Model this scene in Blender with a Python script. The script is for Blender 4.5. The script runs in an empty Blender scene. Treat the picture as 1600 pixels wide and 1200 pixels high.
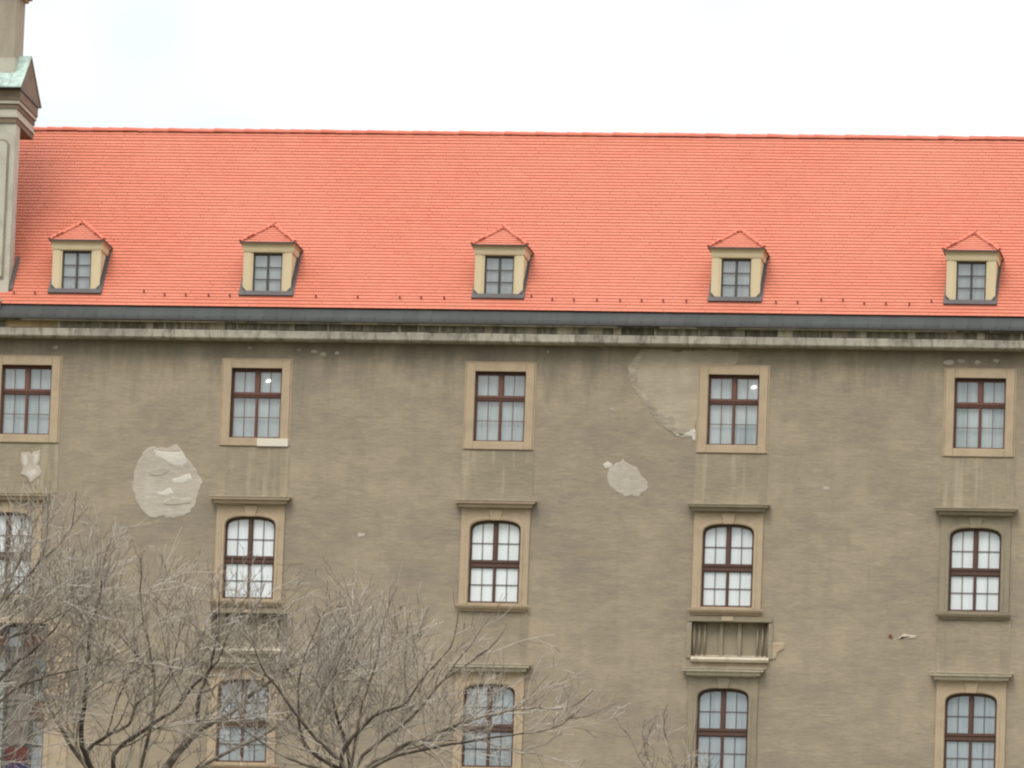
import bpy, math, random
import numpy as np
from mathutils import Vector, Matrix
random.seed(7)
R = math.radians
S = bpy.context.scene
COL = S.collection

# ------------------------------------------------------------ camera, sky, sun, exposure
cd = bpy.data.cameras.new('camera'); cam = bpy.data.objects.new('camera', cd); COL.objects.link(cam)
cd.sensor_width = 36.0; cd.lens = 306.9; cd.clip_start = 1.0; cd.clip_end = 3000.0
right = Vector((0.99028309, 0.1343137, 0.03604474)); up = Vector((-0.01388632, -0.16239143, 0.9866287))
back = right.cross(up).normalized()
cam.matrix_world = Matrix(((right.x, up.x, back.x, 31.141), (right.y, up.y, back.y, -220.0), (right.z, up.z, back.z, -35.772), (0, 0, 0, 1)))
S.camera = cam

SUN_EL, SUN_AZ = R(54), R(-14)          # soft sun behind cloud, high on the left in front of the facade
W = bpy.data.worlds.new('World'); S.world = W; W.use_nodes = True
wn = W.node_tree; wn.nodes.clear(); L_ = wn.links.new
def wnode(t, **k):
    n = wn.nodes.new(t)
    for a, b in k.items(): setattr(n, a, b)
    return n
sky = wnode('ShaderNodeTexSky', sky_type='NISHITA', sun_disc=False, sun_elevation=SUN_EL, sun_rotation=math.pi + SUN_AZ)
geo = wnode('ShaderNodeTexCoord'); sep = wnode('ShaderNodeSeparateXYZ'); L_(geo.outputs['Generated'], sep.inputs[0])
ramp = wnode('ShaderNodeMapRange'); ramp.inputs['From Min'].default_value = 0.0; ramp.inputs['From Max'].default_value = 1.0
ramp.inputs['To Min'].default_value = 4.3; ramp.inputs['To Max'].default_value = 26.0
L_(sep.outputs['Z'], ramp.inputs['Value'])
cn = wnode('ShaderNodeTexNoise'); cn.inputs['Scale'].default_value = 15.0; cn.inputs['Detail'].default_value = 3.0; cn.inputs['Roughness'].default_value = 0.45
L_(geo.outputs['Generated'], cn.inputs['Vector'])
cr = wnode('ShaderNodeValToRGB'); cr.color_ramp.elements[0].position = 0.44; cr.color_ramp.elements[0].color = (0.66, 0.72, 0.76, 1)
cr.color_ramp.elements[1].position = 0.62; cr.color_ramp.elements[1].color = (1.0, 1.0, 0.995, 1)
L_(cn.outputs['Fac'], cr.inputs[0])
mul = wnode('ShaderNodeVectorMath', operation='SCALE'); L_(cr.outputs[0], mul.inputs[0]); L_(ramp.outputs[0], mul.inputs['Scale'])
mx = wnode('ShaderNodeMix', data_type='RGBA'); mx.inputs['Factor'].default_value = 0.9
L_(sky.outputs[0], mx.inputs['A']); L_(mul.outputs[0], mx.inputs['B'])
bg = wnode('ShaderNodeBackground'); bg.inputs['Strength'].default_value = 0.1; L_(mx.outputs['Result'], bg.inputs['Color'])
wo = wnode('ShaderNodeOutputWorld'); L_(bg.outputs[0], wo.inputs['Surface'])

sd = bpy.data.lights.new('sun', 'SUN'); sd.energy = 1.2; sd.angle = R(22); sd.color = (1.0, 0.96, 0.9)
sun = bpy.data.objects.new('sun', sd); COL.objects.link(sun); sun.location = (-60, -120, 120)
sdir = Vector((math.sin(SUN_AZ) * math.cos(SUN_EL), -math.cos(SUN_AZ) * math.cos(SUN_EL), math.sin(SUN_EL)))
sun.rotation_euler = sdir.to_track_quat('Z', 'Y').to_euler()

S.render.engine = 'CYCLES'; S.cycles.max_bounces = 8; S.cycles.transparent_max_bounces = 16
S.cycles.pixel_filter_type = 'BLACKMAN_HARRIS'; S.cycles.filter_width = 2.2
S.view_settings.view_transform = 'Standard'; S.view_settings.look = 'None'; S.view_settings.exposure = 0.6
S.view_settings.gamma = 1.0; S.view_settings.use_curve_mapping = False

# ------------------------------------------------------------ helpers
def tag(o, label=None, cat=None, group=None, kind=None):
    if label: o['label'] = label
    if cat: o['category'] = cat
    if group: o['group'] = group
    if kind: o['kind'] = kind
    return o
def link(name, mesh, parent=None, loc=(0, 0, 0)):
    o = bpy.data.objects.new(name, mesh); COL.objects.link(o); o.location = loc
    if parent is not None: o.parent = parent
    return o
class MB:
    def __init__(s): s.v = []; s.f = []; s.sm = []
    def add(s, vs, fs, smooth=False):
        b = len(s.v); s.v += [tuple(v) for v in vs]; s.f += [tuple(i + b for i in f) for f in fs]; s.sm += [smooth] * len(fs); return s
    def box(s, x0, x1, y0, y1, z0, z1):
        return s.add([(x0,y0,z0),(x1,y0,z0),(x1,y1,z0),(x0,y1,z0),(x0,y0,z1),(x1,y0,z1),(x1,y1,z1),(x0,y1,z1)],
                     [(0,3,2,1),(4,5,6,7),(0,1,5,4),(1,2,6,5),(2,3,7,6),(3,0,4,7)])
    def prism_x(s, prof, x0, x1):       # prof: (y,z) going round; extruded along x
        n = len(prof)
        vs = [(x0, y, z) for y, z in prof] + [(x1, y, z) for y, z in prof]
        fs = [(i, (i+1) % n, n + (i+1) % n, n + i) for i in range(n)] + [tuple(range(n))[::-1], tuple(range(n, 2*n))]
        return s.add(vs, fs)
    def slab(s, poly, y0, y1):          # poly: (x,z) outline; front at y0, back at y1
        n = len(poly)
        vs = [(x, y0, z) for x, z in poly] + [(x, y1, z) for x, z in poly]
        return s.add(vs, [tuple(range(n)), tuple(range(n, 2*n))[::-1]] + [(i, n+i, n+(i+1) % n, (i+1) % n) for i in range(n)])
    def tube(s, pts, rad, n=6, cap=True):
        pts = [Vector(p) for p in pts]; m = len(pts); ring = []
        ref = Vector((0.31, 0.87, 0.2)).normalized()
        for i, p in enumerate(pts):
            t = (pts[min(i+1, m-1)] - pts[max(i-1, 0)]).normalized()
            a = t.cross(ref)
            if a.length < 0.05: a = t.cross(Vector((1, 0, 0)))
            a.normalize(); b = t.cross(a)
            ring += [p + (a * math.cos(2*math.pi*k/n) + b * math.sin(2*math.pi*k/n)) * rad[i] for k in range(n)]
        fs = [(i*n+k, i*n+(k+1) % n, (i+1)*n+(k+1) % n, (i+1)*n+k) for i in range(m-1) for k in range(n)]
        if cap: fs += [tuple(range(n))[::-1], tuple(range((m-1)*n, m*n))]
        return s.add(ring, fs, True)
    def mesh(s, name, mat):
        me = bpy.data.meshes.new(name); me.from_pydata(s.v, [], s.f); me.materials.append(mat)
        if any(s.sm): me.polygons.foreach_set('use_smooth', s.sm)
        me.update(); return me
    def build(s, name, mat, parent=None, loc=(0, 0, 0)):
        return link(name, s.mesh(name, mat), parent, loc)
def fixnormals(o):
    import bmesh
    b = bmesh.new(); b.from_mesh(o.data); bmesh.ops.recalc_face_normals(b, faces=b.faces); b.to_mesh(o.data); b.free(); return o
def bevel(o, w=0.015, seg=1):
    m = o.modifiers.new('bevel', 'BEVEL'); m.width = w; m.segments = seg; m.limit_method = 'ANGLE'; m.angle_limit = R(40); return o

# ------------------------------------------------------------ materials
class Mat:
    def __init__(s, name, rough=0.9):
        s.m = bpy.data.materials.new(name); s.m.use_nodes = True; s.t = s.m.node_tree
        s.b = s.t.nodes['Principled BSDF']; s.b.inputs['Roughness'].default_value = rough
        s.b.inputs['Specular IOR Level'].default_value = 0.2
        rn = s.n('ShaderNodeMath', operation='MULTIPLY'); rn.inputs[1].default_value = 43.0; s.t.links.new(s.n('ShaderNodeObjectInfo').outputs['Random'], rn.inputs[0])
        va = s.n('ShaderNodeVectorMath', operation='ADD'); s.t.links.new(s.n('ShaderNodeTexCoord').outputs['Object'], va.inputs[0]); s.t.links.new(rn.outputs[0], va.inputs[1])
        s.co = va.outputs[0]                                   # every object gets its own stretch of the grain
    def n(s, t, **k):
        n = s.t.nodes.new(t)
        for a, b in k.items(): setattr(n, a, b)
        return n
    def l(s, a, b): s.t.links.new(a, b)
    def noise(s, scale, detail=4, rough=0.55, stretch=(1, 1, 1), off=(0, 0, 0)):
        mp = s.n('ShaderNodeMapping'); mp.inputs['Scale'].default_value = stretch; mp.inputs['Location'].default_value = off; s.l(s.co, mp.inputs[0])
        n = s.n('ShaderNodeTexNoise'); n.inputs['Scale'].default_value = scale; n.inputs['Detail'].default_value = detail; n.inputs['Roughness'].default_value = rough
        s.l(mp.outputs[0], n.inputs['Vector']); return n.outputs['Fac']
    def ramp(s, fac, stops):
        r = s.n('ShaderNodeValToRGB'); e = r.color_ramp.elements
        while len(e) < len(stops): e.new(0.5)
        for i, (p, c) in enumerate(stops):
            e[i].position = p; e[i].color = (c, c, c, 1) if isinstance(c, float) else (*c, 1)
        s.l(fac, r.inputs[0]); return r.outputs[0]
    def mix(s, fac, a, b, mode='MIX'):
        n = s.n('ShaderNodeMix', data_type='RGBA', blend_type=mode)
        if isinstance(fac, float): n.inputs['Factor'].default_value = fac
        else: s.l(fac, n.inputs['Factor'])
        for k, v in (('A', a), ('B', b)):
            if isinstance(v, tuple): n.inputs[k].default_value = (*v, 1)
            else: s.l(v, n.inputs[k])
        return n.outputs['Result']
    def math(s, op, a, b=None, c=None):
        n = s.n('ShaderNodeMath', operation=op)
        for i, v in enumerate((a, b, c)):
            if v is None: continue
            if isinstance(v, (int, float)): n.inputs[i].default_value = v
            else: s.l(v, n.inputs[i])
        return n.outputs[0]
    def color(s, c):
        if isinstance(c, tuple): s.b.inputs['Base Color'].default_value = (*c, 1)
        else: s.l(c, s.b.inputs['Base Color'])
        return s
    def bump(s, h, strength=0.3, dist=0.02):
        b = s.n('ShaderNodeBump'); b.inputs['Strength'].default_value = strength; b.inputs['Distance'].default_value = dist
        s.l(h, b.inputs['Height']); s.l(b.outputs[0], s.b.inputs['Normal']); return s
    def island(s): return s.n('ShaderNodeNewGeometry').outputs['Random Per Island']
    def objrand(s): return s.n('ShaderNodeObjectInfo').outputs['Random']

def plaster_mat(name, lo, mid, hi, streak, big=0.52, streaks=0.6, stain=None, wash=0.0):
    m = Mat(name, 0.95)
    a = m.noise(0.42, 6, 0.62, (1, 1, 1.5)); comb = m.noise(2.7, 7, 0.74, (1.0, 1.0, 4.8)); fine = m.noise(26, 3, 0.6, (1, 1, 3.0))
    blot = m.noise(1.5, 5, 0.65, (1, 1, 1.5), (3, 0, 7))
    c = m.ramp(m.math('ADD', m.math('MULTIPLY', a, big), m.math('MULTIPLY', comb, 1 - big)), [(0.38, lo), (0.5, mid), (0.62, hi)])
    c = m.mix(m.ramp(blot, [(0.46, 0.0), (0.66, 0.5)]), c, lo)
    c = m.mix(m.math('MULTIPLY', m.ramp(comb, [(0.6, 0.0), (0.72, 1.0)]), m.math('MULTIPLY', m.ramp(m.noise(0.55, 3, 0.5, (1, 1, 2.6), (9, 1, 2)), [(0.48, 0.0), (0.62, 1.0)]), streaks)), c, streak)
    c = m.mix(m.math('MULTIPLY', m.ramp(fine, [(0.35, 0.0), (0.65, 1.0)]), 0.22), c, tuple(x * 0.62 for x in mid))
    run = m.noise(2.2, 4, 0.6, (1.6, 1, 0.10), (2, 5, 0))       # rain runs down the plaster
    c = m.mix(m.math('MULTIPLY', m.ramp(run, [(0.5, 0.0), (0.68, 1.0)]), 0.28), c, lo)
    if wash:                                                     # lime washed down in pale runs
        c = m.mix(m.math('MULTIPLY', m.ramp(m.noise(4.5, 4, 0.6, (1.3, 1, 0.09), (6, 5, 0)), [(0.52, 0.0), (0.66, 1.0)]), wash), c, streak)
    if stain:                                                    # darker towards the cornice in ragged runs
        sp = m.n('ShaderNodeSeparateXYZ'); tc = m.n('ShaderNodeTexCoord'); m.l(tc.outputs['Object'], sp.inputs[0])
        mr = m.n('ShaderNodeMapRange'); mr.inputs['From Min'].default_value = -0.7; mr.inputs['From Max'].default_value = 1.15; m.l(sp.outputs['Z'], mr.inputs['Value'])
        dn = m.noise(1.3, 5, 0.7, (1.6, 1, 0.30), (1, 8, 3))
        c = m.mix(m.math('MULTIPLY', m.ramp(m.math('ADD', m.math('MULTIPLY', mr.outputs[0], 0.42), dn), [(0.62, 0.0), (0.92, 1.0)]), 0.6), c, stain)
    m.color(c); m.bump(m.math('ADD', comb, m.math('MULTIPLY', fine, 0.5)), 0.5, 0.03)
    return m.m
def stone_mat(name, c0, c1, dirt=(0.09, 0.08, 0.065), amount=0.5, dscale=2.2, stretch=(1, 1, 1), var=0.0):
    m = Mat(name, 0.9)
    n = m.noise(dscale, 6, 0.65, stretch); f = m.noise(18, 4, 0.6); g = m.noise(0.9, 4, 0.6, (1, 1, 1), (4, 4, 4))
    c = m.mix(g, c0, c1)
    c = m.mix(m.math('MULTIPLY', m.ramp(n, [(0.46, 0.0), (0.68, 1.0)]), amount), c, dirt)
    c = m.mix(m.math('MULTIPLY', m.ramp(f, [(0.4, 0.0), (0.7, 1.0)]), 0.25), c, tuple(x * 0.7 for x in c0))
    if var:
        v = m.math('ADD', 1 - var / 2, m.math('MULTIPLY', m.objrand(), var))
        hs = m.n('ShaderNodeHueSaturation'); m.l(v, hs.inputs['Value']); m.l(c, hs.inputs['Color']); c = hs.outputs[0]
    m.color(c); m.bump(m.math('ADD', f, n), 0.25, 0.02)
    return m.m
M = {}
M['plaster'] = plaster_mat('grey_brown_plaster', (0.230, 0.192, 0.144), (0.306, 0.247, 0.174), (0.366, 0.290, 0.196), (0.48, 0.375, 0.26), stain=(0.135, 0.115, 0.085))
M['apron'] = plaster_mat('paler_plaster', (0.225, 0.187, 0.132), (0.285, 0.235, 0.162), (0.345, 0.277, 0.185), (0.44, 0.36, 0.26), 0.5, 0.3, wash=0.38)
M['patch'] = plaster_mat('pale_repair_plaster', (0.32, 0.272, 0.215), (0.43, 0.37, 0.298), (0.50, 0.44, 0.36), (0.60, 0.55, 0.48))
M['patch_tan'] = plaster_mat('bare_tan_plaster', (0.28, 0.235, 0.172), (0.37, 0.308, 0.222), (0.43, 0.355, 0.255), (0.50, 0.415, 0.31))
M['patch_rim'] = plaster_mat('flaking_rim_plaster', (0.225, 0.19, 0.138), (0.34, 0.285, 0.21), (0.44, 0.375, 0.28), (0.52, 0.45, 0.36), 0.2)
M['lime'] = plaster_mat('white_lime_remains', (0.42, 0.365, 0.295), (0.55, 0.495, 0.42), (0.60, 0.55, 0.475), (0.64, 0.60, 0.53))
M['stone'] = stone_mat('ochre_sandstone', (0.43, 0.325, 0.215), (0.375, 0.285, 0.19), (0.22, 0.175, 0.125), 0.35)
M['stone_grey'] = stone_mat('grey_weathered_stone', (0.28, 0.23, 0.155), (0.24, 0.2, 0.14), (0.12, 0.1, 0.08), 0.4)
M['ledge'] = stone_mat('washed_ledge_stone', (0.52, 0.455, 0.34), (0.45, 0.385, 0.285), (0.2, 0.165, 0.125), 0.4, 3.0, (2.5, 1, 1))
M['sill_new'] = stone_mat('pale_new_stone', (0.62, 0.56, 0.45), (0.58, 0.52, 0.42), (0.4, 0.36, 0.3), 0.2)
M['cornice'] = stone_mat('pale_cornice_stone', (0.40, 0.36, 0.29), (0.31, 0.28, 0.22), (0.13, 0.116, 0.09), 0.9, 3.0, (1.8, 1, 0.7), 0.3)
M['crust'] = stone_mat('black_crusted_stone', (0.125, 0.108, 0.078), (0.07, 0.062, 0.047), (0.30, 0.26, 0.185), 0.75, 3.4, (1.8, 1, 0.4), 0.6)
M['washed'] = stone_mat('rain_washed_stone', (0.36, 0.31, 0.22), (0.27, 0.235, 0.165), (0.12, 0.10, 0.075), 0.7, 3.4, (1.8, 1, 0.5), 0.5)
M['ochre_cornice'] = stone_mat('ochre_cornice_stone', (0.36, 0.245, 0.12), (0.29, 0.2, 0.1), (0.13, 0.1, 0.06), 0.4, 3, (1, 1, 2), 0.2)
M['gable'] = stone_mat('gable_stone', (0.48, 0.45, 0.37), (0.40, 0.365, 0.29), (0.2, 0.17, 0.13), 0.4, 1.6)
M['gable_dark'] = stone_mat('brown_gable_stone', (0.23, 0.17, 0.115), (0.17, 0.125, 0.09), (0.08, 0.06, 0.05), 0.5, 2)
M['pier'] = stone_mat('greige_pier_stone', (0.36, 0.31, 0.235), (0.31, 0.265, 0.2), (0.2, 0.16, 0.12), 0.4, 1.4, (2.5, 2.5, 0.5))
m = Mat('verdigris_copper', 0.6); m.color(m.mix(m.ramp(m.noise(3, 5, 0.6, (2, 2, 0.6)), [(0.4, 0.0), (0.65, 1.0)]), (0.38, 0.47, 0.41), (0.23, 0.28, 0.24))); m.bump(m.noise(9), 0.1); M['copper'] = m.m
m = Mat('yellow_dormer_render', 0.9); m.color(m.mix(m.noise(2.5, 5, 0.6, (1, 1, 0.4)), (0.50, 0.40, 0.245), (0.62, 0.50, 0.325))); m.bump(m.noise(30), 0.1, 0.01); M['dormer'] = m.m
m = Mat('lead_flashing', 0.6); m.color(m.mix(m.noise(3, 5, 0.6), (0.075, 0.066, 0.066), (0.12, 0.105, 0.10))); m.b.inputs['Metallic'].default_value = 0.2; M['lead'] = m.m
m = Mat('grey_sheet_metal', 0.55)
c = m.mix(m.noise(2.2, 5, 0.65, (1, 1, 0.35)), (0.040, 0.041, 0.038), (0.060, 0.061, 0.057)); hs = m.n('ShaderNodeHueSaturation')
m.l(m.math('ADD', 0.92, m.math('MULTIPLY', m.objrand(), 0.16)), hs.inputs['Value']); m.l(c, hs.inputs['Color']); m.color(hs.outputs[0]); m.b.inputs['Roughness'].default_value = 0.75; M['sheet'] = m.m
m = Mat('clay_tile', 0.85)
isl = m.island(); big = m.noise(0.22, 4, 0.6, (1, 1, 1)); row = m.noise(1.0, 3, 0.5, (0.25, 5, 5))
c = m.ramp(isl, [(0.0, (0.475, 0.143, 0.088)), (0.5, (0.49, 0.152, 0.094)), (1.0, (0.505, 0.162, 0.102))])
c = m.mix(m.math('MULTIPLY', m.ramp(big, [(0.42, 0.0), (0.65, 1.0)]), 0.5), c, (0.52, 0.182, 0.122))
c = m.mix(m.math('MULTIPLY', m.ramp(m.noise(1.3, 6, 0.7, (1, 1, 1), (5, 2, 1)), [(0.55, 0.0), (0.75, 1.0)]), 0.2), c, (0.38, 0.125, 0.085))
c = m.mix(m.math('MULTIPLY', m.ramp(row, [(0.58, 0.0), (0.68, 1.0)]), 0.16), c, (0.38, 0.09, 0.055))
m.color(c); m.bump(m.noise(40, 3), 0.15, 0.005); M['tile'] = m.m
m = Mat('roof_deck_dark', 0.95); m.color((0.30, 0.085, 0.05)); M['deck'] = m.m
m = Mat('ridge_clay', 0.85); m.color(m.mix(m.objrand(), (0.46, 0.125, 0.08), (0.54, 0.155, 0.10))); m.bump(m.noise(30), 0.1, 0.005); M['ridge'] = m.m
m = Mat('rusty_iron', 0.8); m.color((0.17, 0.055, 0.045)); M['iron'] = m.m
m = Mat('red_brown_window_wood', 0.55); m.color(m.mix(m.noise(6, 4, 0.6, (1, 1, 0.3)), (0.098, 0.04, 0.027), (0.15, 0.06, 0.038))); m.b.inputs['Specular IOR Level'].default_value = 0.4; M['wood'] = m.m
m = Mat('dark_purple_window_wood', 0.55); m.color(m.mix(m.noise(6, 4, 0.6, (1, 1, 0.3)), (0.072, 0.04, 0.030), (0.112, 0.06, 0.044))); M['wood_dark'] = m.m
m = Mat('grey_window_wood', 0.6); m.color((0.075, 0.066, 0.058)); M['wood_grey'] = m.m
def cloth(name, c0, c1, folds=9.0):
    m = Mat(name, 0.95); f = m.noise(folds, 3, 0.5, (1, 1, 0.06)); 
    c = m.mix(m.ramp(m.math('ADD', m.math('MULTIPLY', f, 0.6), m.math('MULTIPLY', m.noise(1.6, 3), 0.4)), [(0.36, 0.0), (0.62, 1.0)]), c0, c1)  # shading of the folds painted into the cloth colour
    hs = m.n('ShaderNodeHueSaturation'); m.l(m.math('ADD', 0.93, m.math('MULTIPLY', m.objrand(), 0.14)), hs.inputs['Value']); m.l(c, hs.inputs['Color']); m.color(hs.outputs[0]); m.bump(f, 0.4, 0.03); return m.m
M['blind_white'] = cloth('white_blind', (0.67, 0.68, 0.675), (0.75, 0.76, 0.755))
M['blind_grey'] = cloth('grey_net_curtain', (0.36, 0.385, 0.375), (0.52, 0.55, 0.54))
M['blind_blue'] = cloth('blue_grey_blind', (0.33, 0.345, 0.36), (0.44, 0.455, 0.47))
M['blind_dark'] = cloth('dim_attic_curtain', (0.24, 0.25, 0.25), (0.34, 0.355, 0.35))
def glass(name, refl, tint):
    m = bpy.data.materials.new(name); m.use_nodes = True; t = m.node_tree; t.nodes.remove(t.nodes['Principled BSDF'])
    g = t.nodes.new('ShaderNodeBsdfGlossy'); g.inputs['Roughness'].default_value = 0.03
    tr = t.nodes.new('ShaderNodeBsdfTransparent'); tr.inputs[0].default_value = (*tint, 1)
    lw = t.nodes.new('ShaderNodeLayerWeight'); fr = t.nodes.new('ShaderNodeMath'); fr.operation = 'POWER'; fr.inputs[1].default_value = 5.0; t.links.new(lw.outputs['Facing'], fr.inputs[0])
    ad = t.nodes.new('ShaderNodeMath'); ad.operation = 'ADD'; ad.use_clamp = True; ad.inputs[1].default_value = refl; t.links.new(fr.outputs[0], ad.inputs[0])
    mi = t.nodes.new('ShaderNodeMixShader'); t.links.new(ad.outputs[0], mi.inputs[0]); t.links.new(tr.outputs[0], mi.inputs[1]); t.links.new(g.outputs[0], mi.inputs[2])
    t.links.new(mi.outputs[0], t.nodes['Material Output'].inputs[0]); return m
M['glass'] = glass('window_glass', 0.19, (0.9, 0.93, 0.92))
M['glass_white'] = glass('bright_window_glass', 0.10, (0.98, 0.99, 0.985))
M['glass_red'] = glass('red_stained_glass', 0.05, (0.55, 0.1, 0.1)); M['glass_blue'] = glass('blue_stained_glass', 0.05, (0.12, 0.14, 0.6))
M['glass_brown'] = glass('brownish_glass', 0.1, (0.70, 0.58, 0.48))  # brown reflection put into the tint of the glass
M['glass_amber'] = glass('amber_stained_glass', 0.05, (0.7, 0.36, 0.17))
m = Mat('tree_bark', 0.9)
isl = m.island(); n = m.noise(1.6, 5, 0.65)
c = m.ramp(m.math('ADD', m.math('MULTIPLY', isl, 0.6), m.math('MULTIPLY', n, 0.55)), [(0.24, (0.085, 0.066, 0.051)), (0.50, (0.24, 0.197, 0.155)), (0.74, (0.46, 0.41, 0.345))])
m.color(c); M['twig'] = m.m
m = Mat('limb_bark', 0.9)
n = m.noise(2.4, 5, 0.65); c = m.ramp(m.math('ADD', n, m.math('MULTIPLY', m.math('SUBTRACT', m.objrand(), 0.5), 0.22)), [(0.40, (0.065, 0.05, 0.039)), (0.56, (0.15, 0.118, 0.09)), (0.70, (0.34, 0.285, 0.225))])
m.color(c); m.bump(m.noise(14, 4, 0.6, (1, 1, 0.3)), 0.5, 0.02); M['bark'] = m.m
m = Mat('winter_grass', 0.95); m.color(m.mix(m.ramp(m.noise(0.35, 6, 0.65), [(0.4, 0.0), (0.62, 1.0)]), (0.07, 0.085, 0.035), (0.12, 0.10, 0.06))); m.bump(m.noise(8, 5), 0.5, 0.05); M['grass'] = m.m
m = Mat('gravel', 0.95); m.color(m.mix(m.noise(14, 6, 0.7), (0.22, 0.20, 0.17), (0.34, 0.31, 0.27))); m.bump(m.noise(40, 4), 0.4, 0.02); M['gravel'] = m.m
m = Mat('lamp_glow', 0.5); m.color((0.9, 0.9, 0.85)); m.b.inputs['Emission Color'].default_value = (1.0, 0.95, 0.85, 1); m.b.inputs['Emission Strength'].default_value = 2.6; M['glow'] = m.m
m = Mat('white_enamel', 0.5); m.color((0.75, 0.75, 0.72)); M['white'] = m.m

# ------------------------------------------------------------ ground
GZ = -16.0
xs = np.linspace(-1500, 1500, 61); ys = [-1500, -900, -500, -300, -240, -200, -160, -120, -80, -50, -34, -30, 0, 40, 200, 1500]
mb = MB()
def gz(x, y):
    if y >= -30: return GZ
    if y >= -240: return GZ - (-30 - y) / 190.0 * 21.5 + 0.25 * math.sin(x * 0.05 + y * 0.04)
    return GZ - 23.8
vs = [(x, y, gz(x, y)) for y in ys for x in xs]; nx = len(xs)
mb.add(vs, [(j*nx+i, j*nx+i+1, (j+1)*nx+i+1, (j+1)*nx+i) for j in range(len(ys)-1) for i in range(nx-1)])
tag(mb.build('ground', M['grass']), 'grassy terrace and slope falling away below the palace', kind='structure')
tag(MB().box(-60, 60, -6.0, -0.5, GZ - 0.1, GZ + 0.03).build('path', M['gravel']), 'gravel path along the foot of the palace wall', kind='structure')

# ------------------------------------------------------------ palace
XL, XR = -24.0, 22.0
COLX = [-12.73, -6.67, -0.30, 5.755, 12.10, 18.3]
ROW2X = [-13.05, -6.68, -0.29, 5.74, 12.09, 18.3]
DY = -4.245
palace = bpy.data.objects.new('palace_building', None); COL.objects.link(palace); palace.location = (0, 0, 0)
tag(palace, 'long grey-brown plastered palace with orange tiled roof, dormers and rows of stone-framed windows', 'building')

R1 = dict(w=0.66, z0=-1.51, z1=0.315)
holes = []
for x in COLX: holes.append((x - 0.66, x + 0.66, -1.51, 0.315))
for x in ROW2X: holes.append((x - 0.70, x + 0.70, -5.71, -3.5))
R3 = [1, 2, 3, 4, 5]
for i in R3: holes.append((ROW2X[i] - 0.70, ROW2X[i] + 0.70, -5.71 + DY, -3.5 + DY))
NICHE = [1, 3]
NX = {1: -6.60, 3: 5.86}
for i in NICHE: holes.append((NX[i] - 0.99, NX[i] + 0.99, -6.97, -6.085))
BW = (-14.6, -11.86, -14.0, -6.45)
holes.append(BW)
gx = sorted({XL, XR} | {h[0] for h in holes} | {h[1] for h in holes}); gzs = sorted({GZ, 1.35} | {h[2] for h in holes} | {h[3] for h in holes})
mb = MB()
for a, b in zip(gx, gx[1:]):
    for c, d in zip(gzs, gzs[1:]):
        if any(h[0] - 1e-6 <= a and b <= h[1] + 1e-6 and h[2] - 1e-6 <= c and d <= h[3] + 1e-6 for h in holes): continue
        mb.add([(a, 0, c), (b, 0, c), (b, 0, d), (a, 0, d)], [(0, 1, 2, 3)])
for a, b, c, d in holes:
    e = 0.45
    mb.add([(a,0,c),(a,e,c),(a,e,d),(a,0,d)], [(0,1,2,3)]); mb.add([(b,0,c),(b,0,d),(b,e,d),(b,e,c)], [(0,1,2,3)])
    mb.add([(a,0,d),(a,e,d),(b,e,d),(b,0,d)], [(0,1,2,3)]); mb.add([(a,0,c),(b,0,c),(b,e,c),(a,e,c)], [(0,1,2,3)])
    mb.add([(a,e,c),(b,e,c),(b,e,d),(a,e,d)], [(0,1,2,3)])
# sides and back of the range
mb.add([(XR,0,GZ),(XR,9.6,GZ),(XR,9.6,1.9),(XR,4.55,7.3),(XR,-0.0,1.9)], [(0,1,2,3,4)])
mb.add([(XL,0,GZ),(XL,0,1.9),(XL,4.55,7.3),(XL,9.6,1.9),(XL,9.6,GZ)], [(0,1,2,3,4)])
mb.add([(XL,9.6,GZ),(XL,9.6,1.9),(XR,9.6,1.9),(XR,9.6,GZ)], [(0,1,2,3)])
wall = mb.build('wall', M['plaster'], palace)
MB().box(XL, XR, -0.12, -0.003, GZ, GZ + 1.1).build('plinth', M['stone_grey'], palace)

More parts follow.
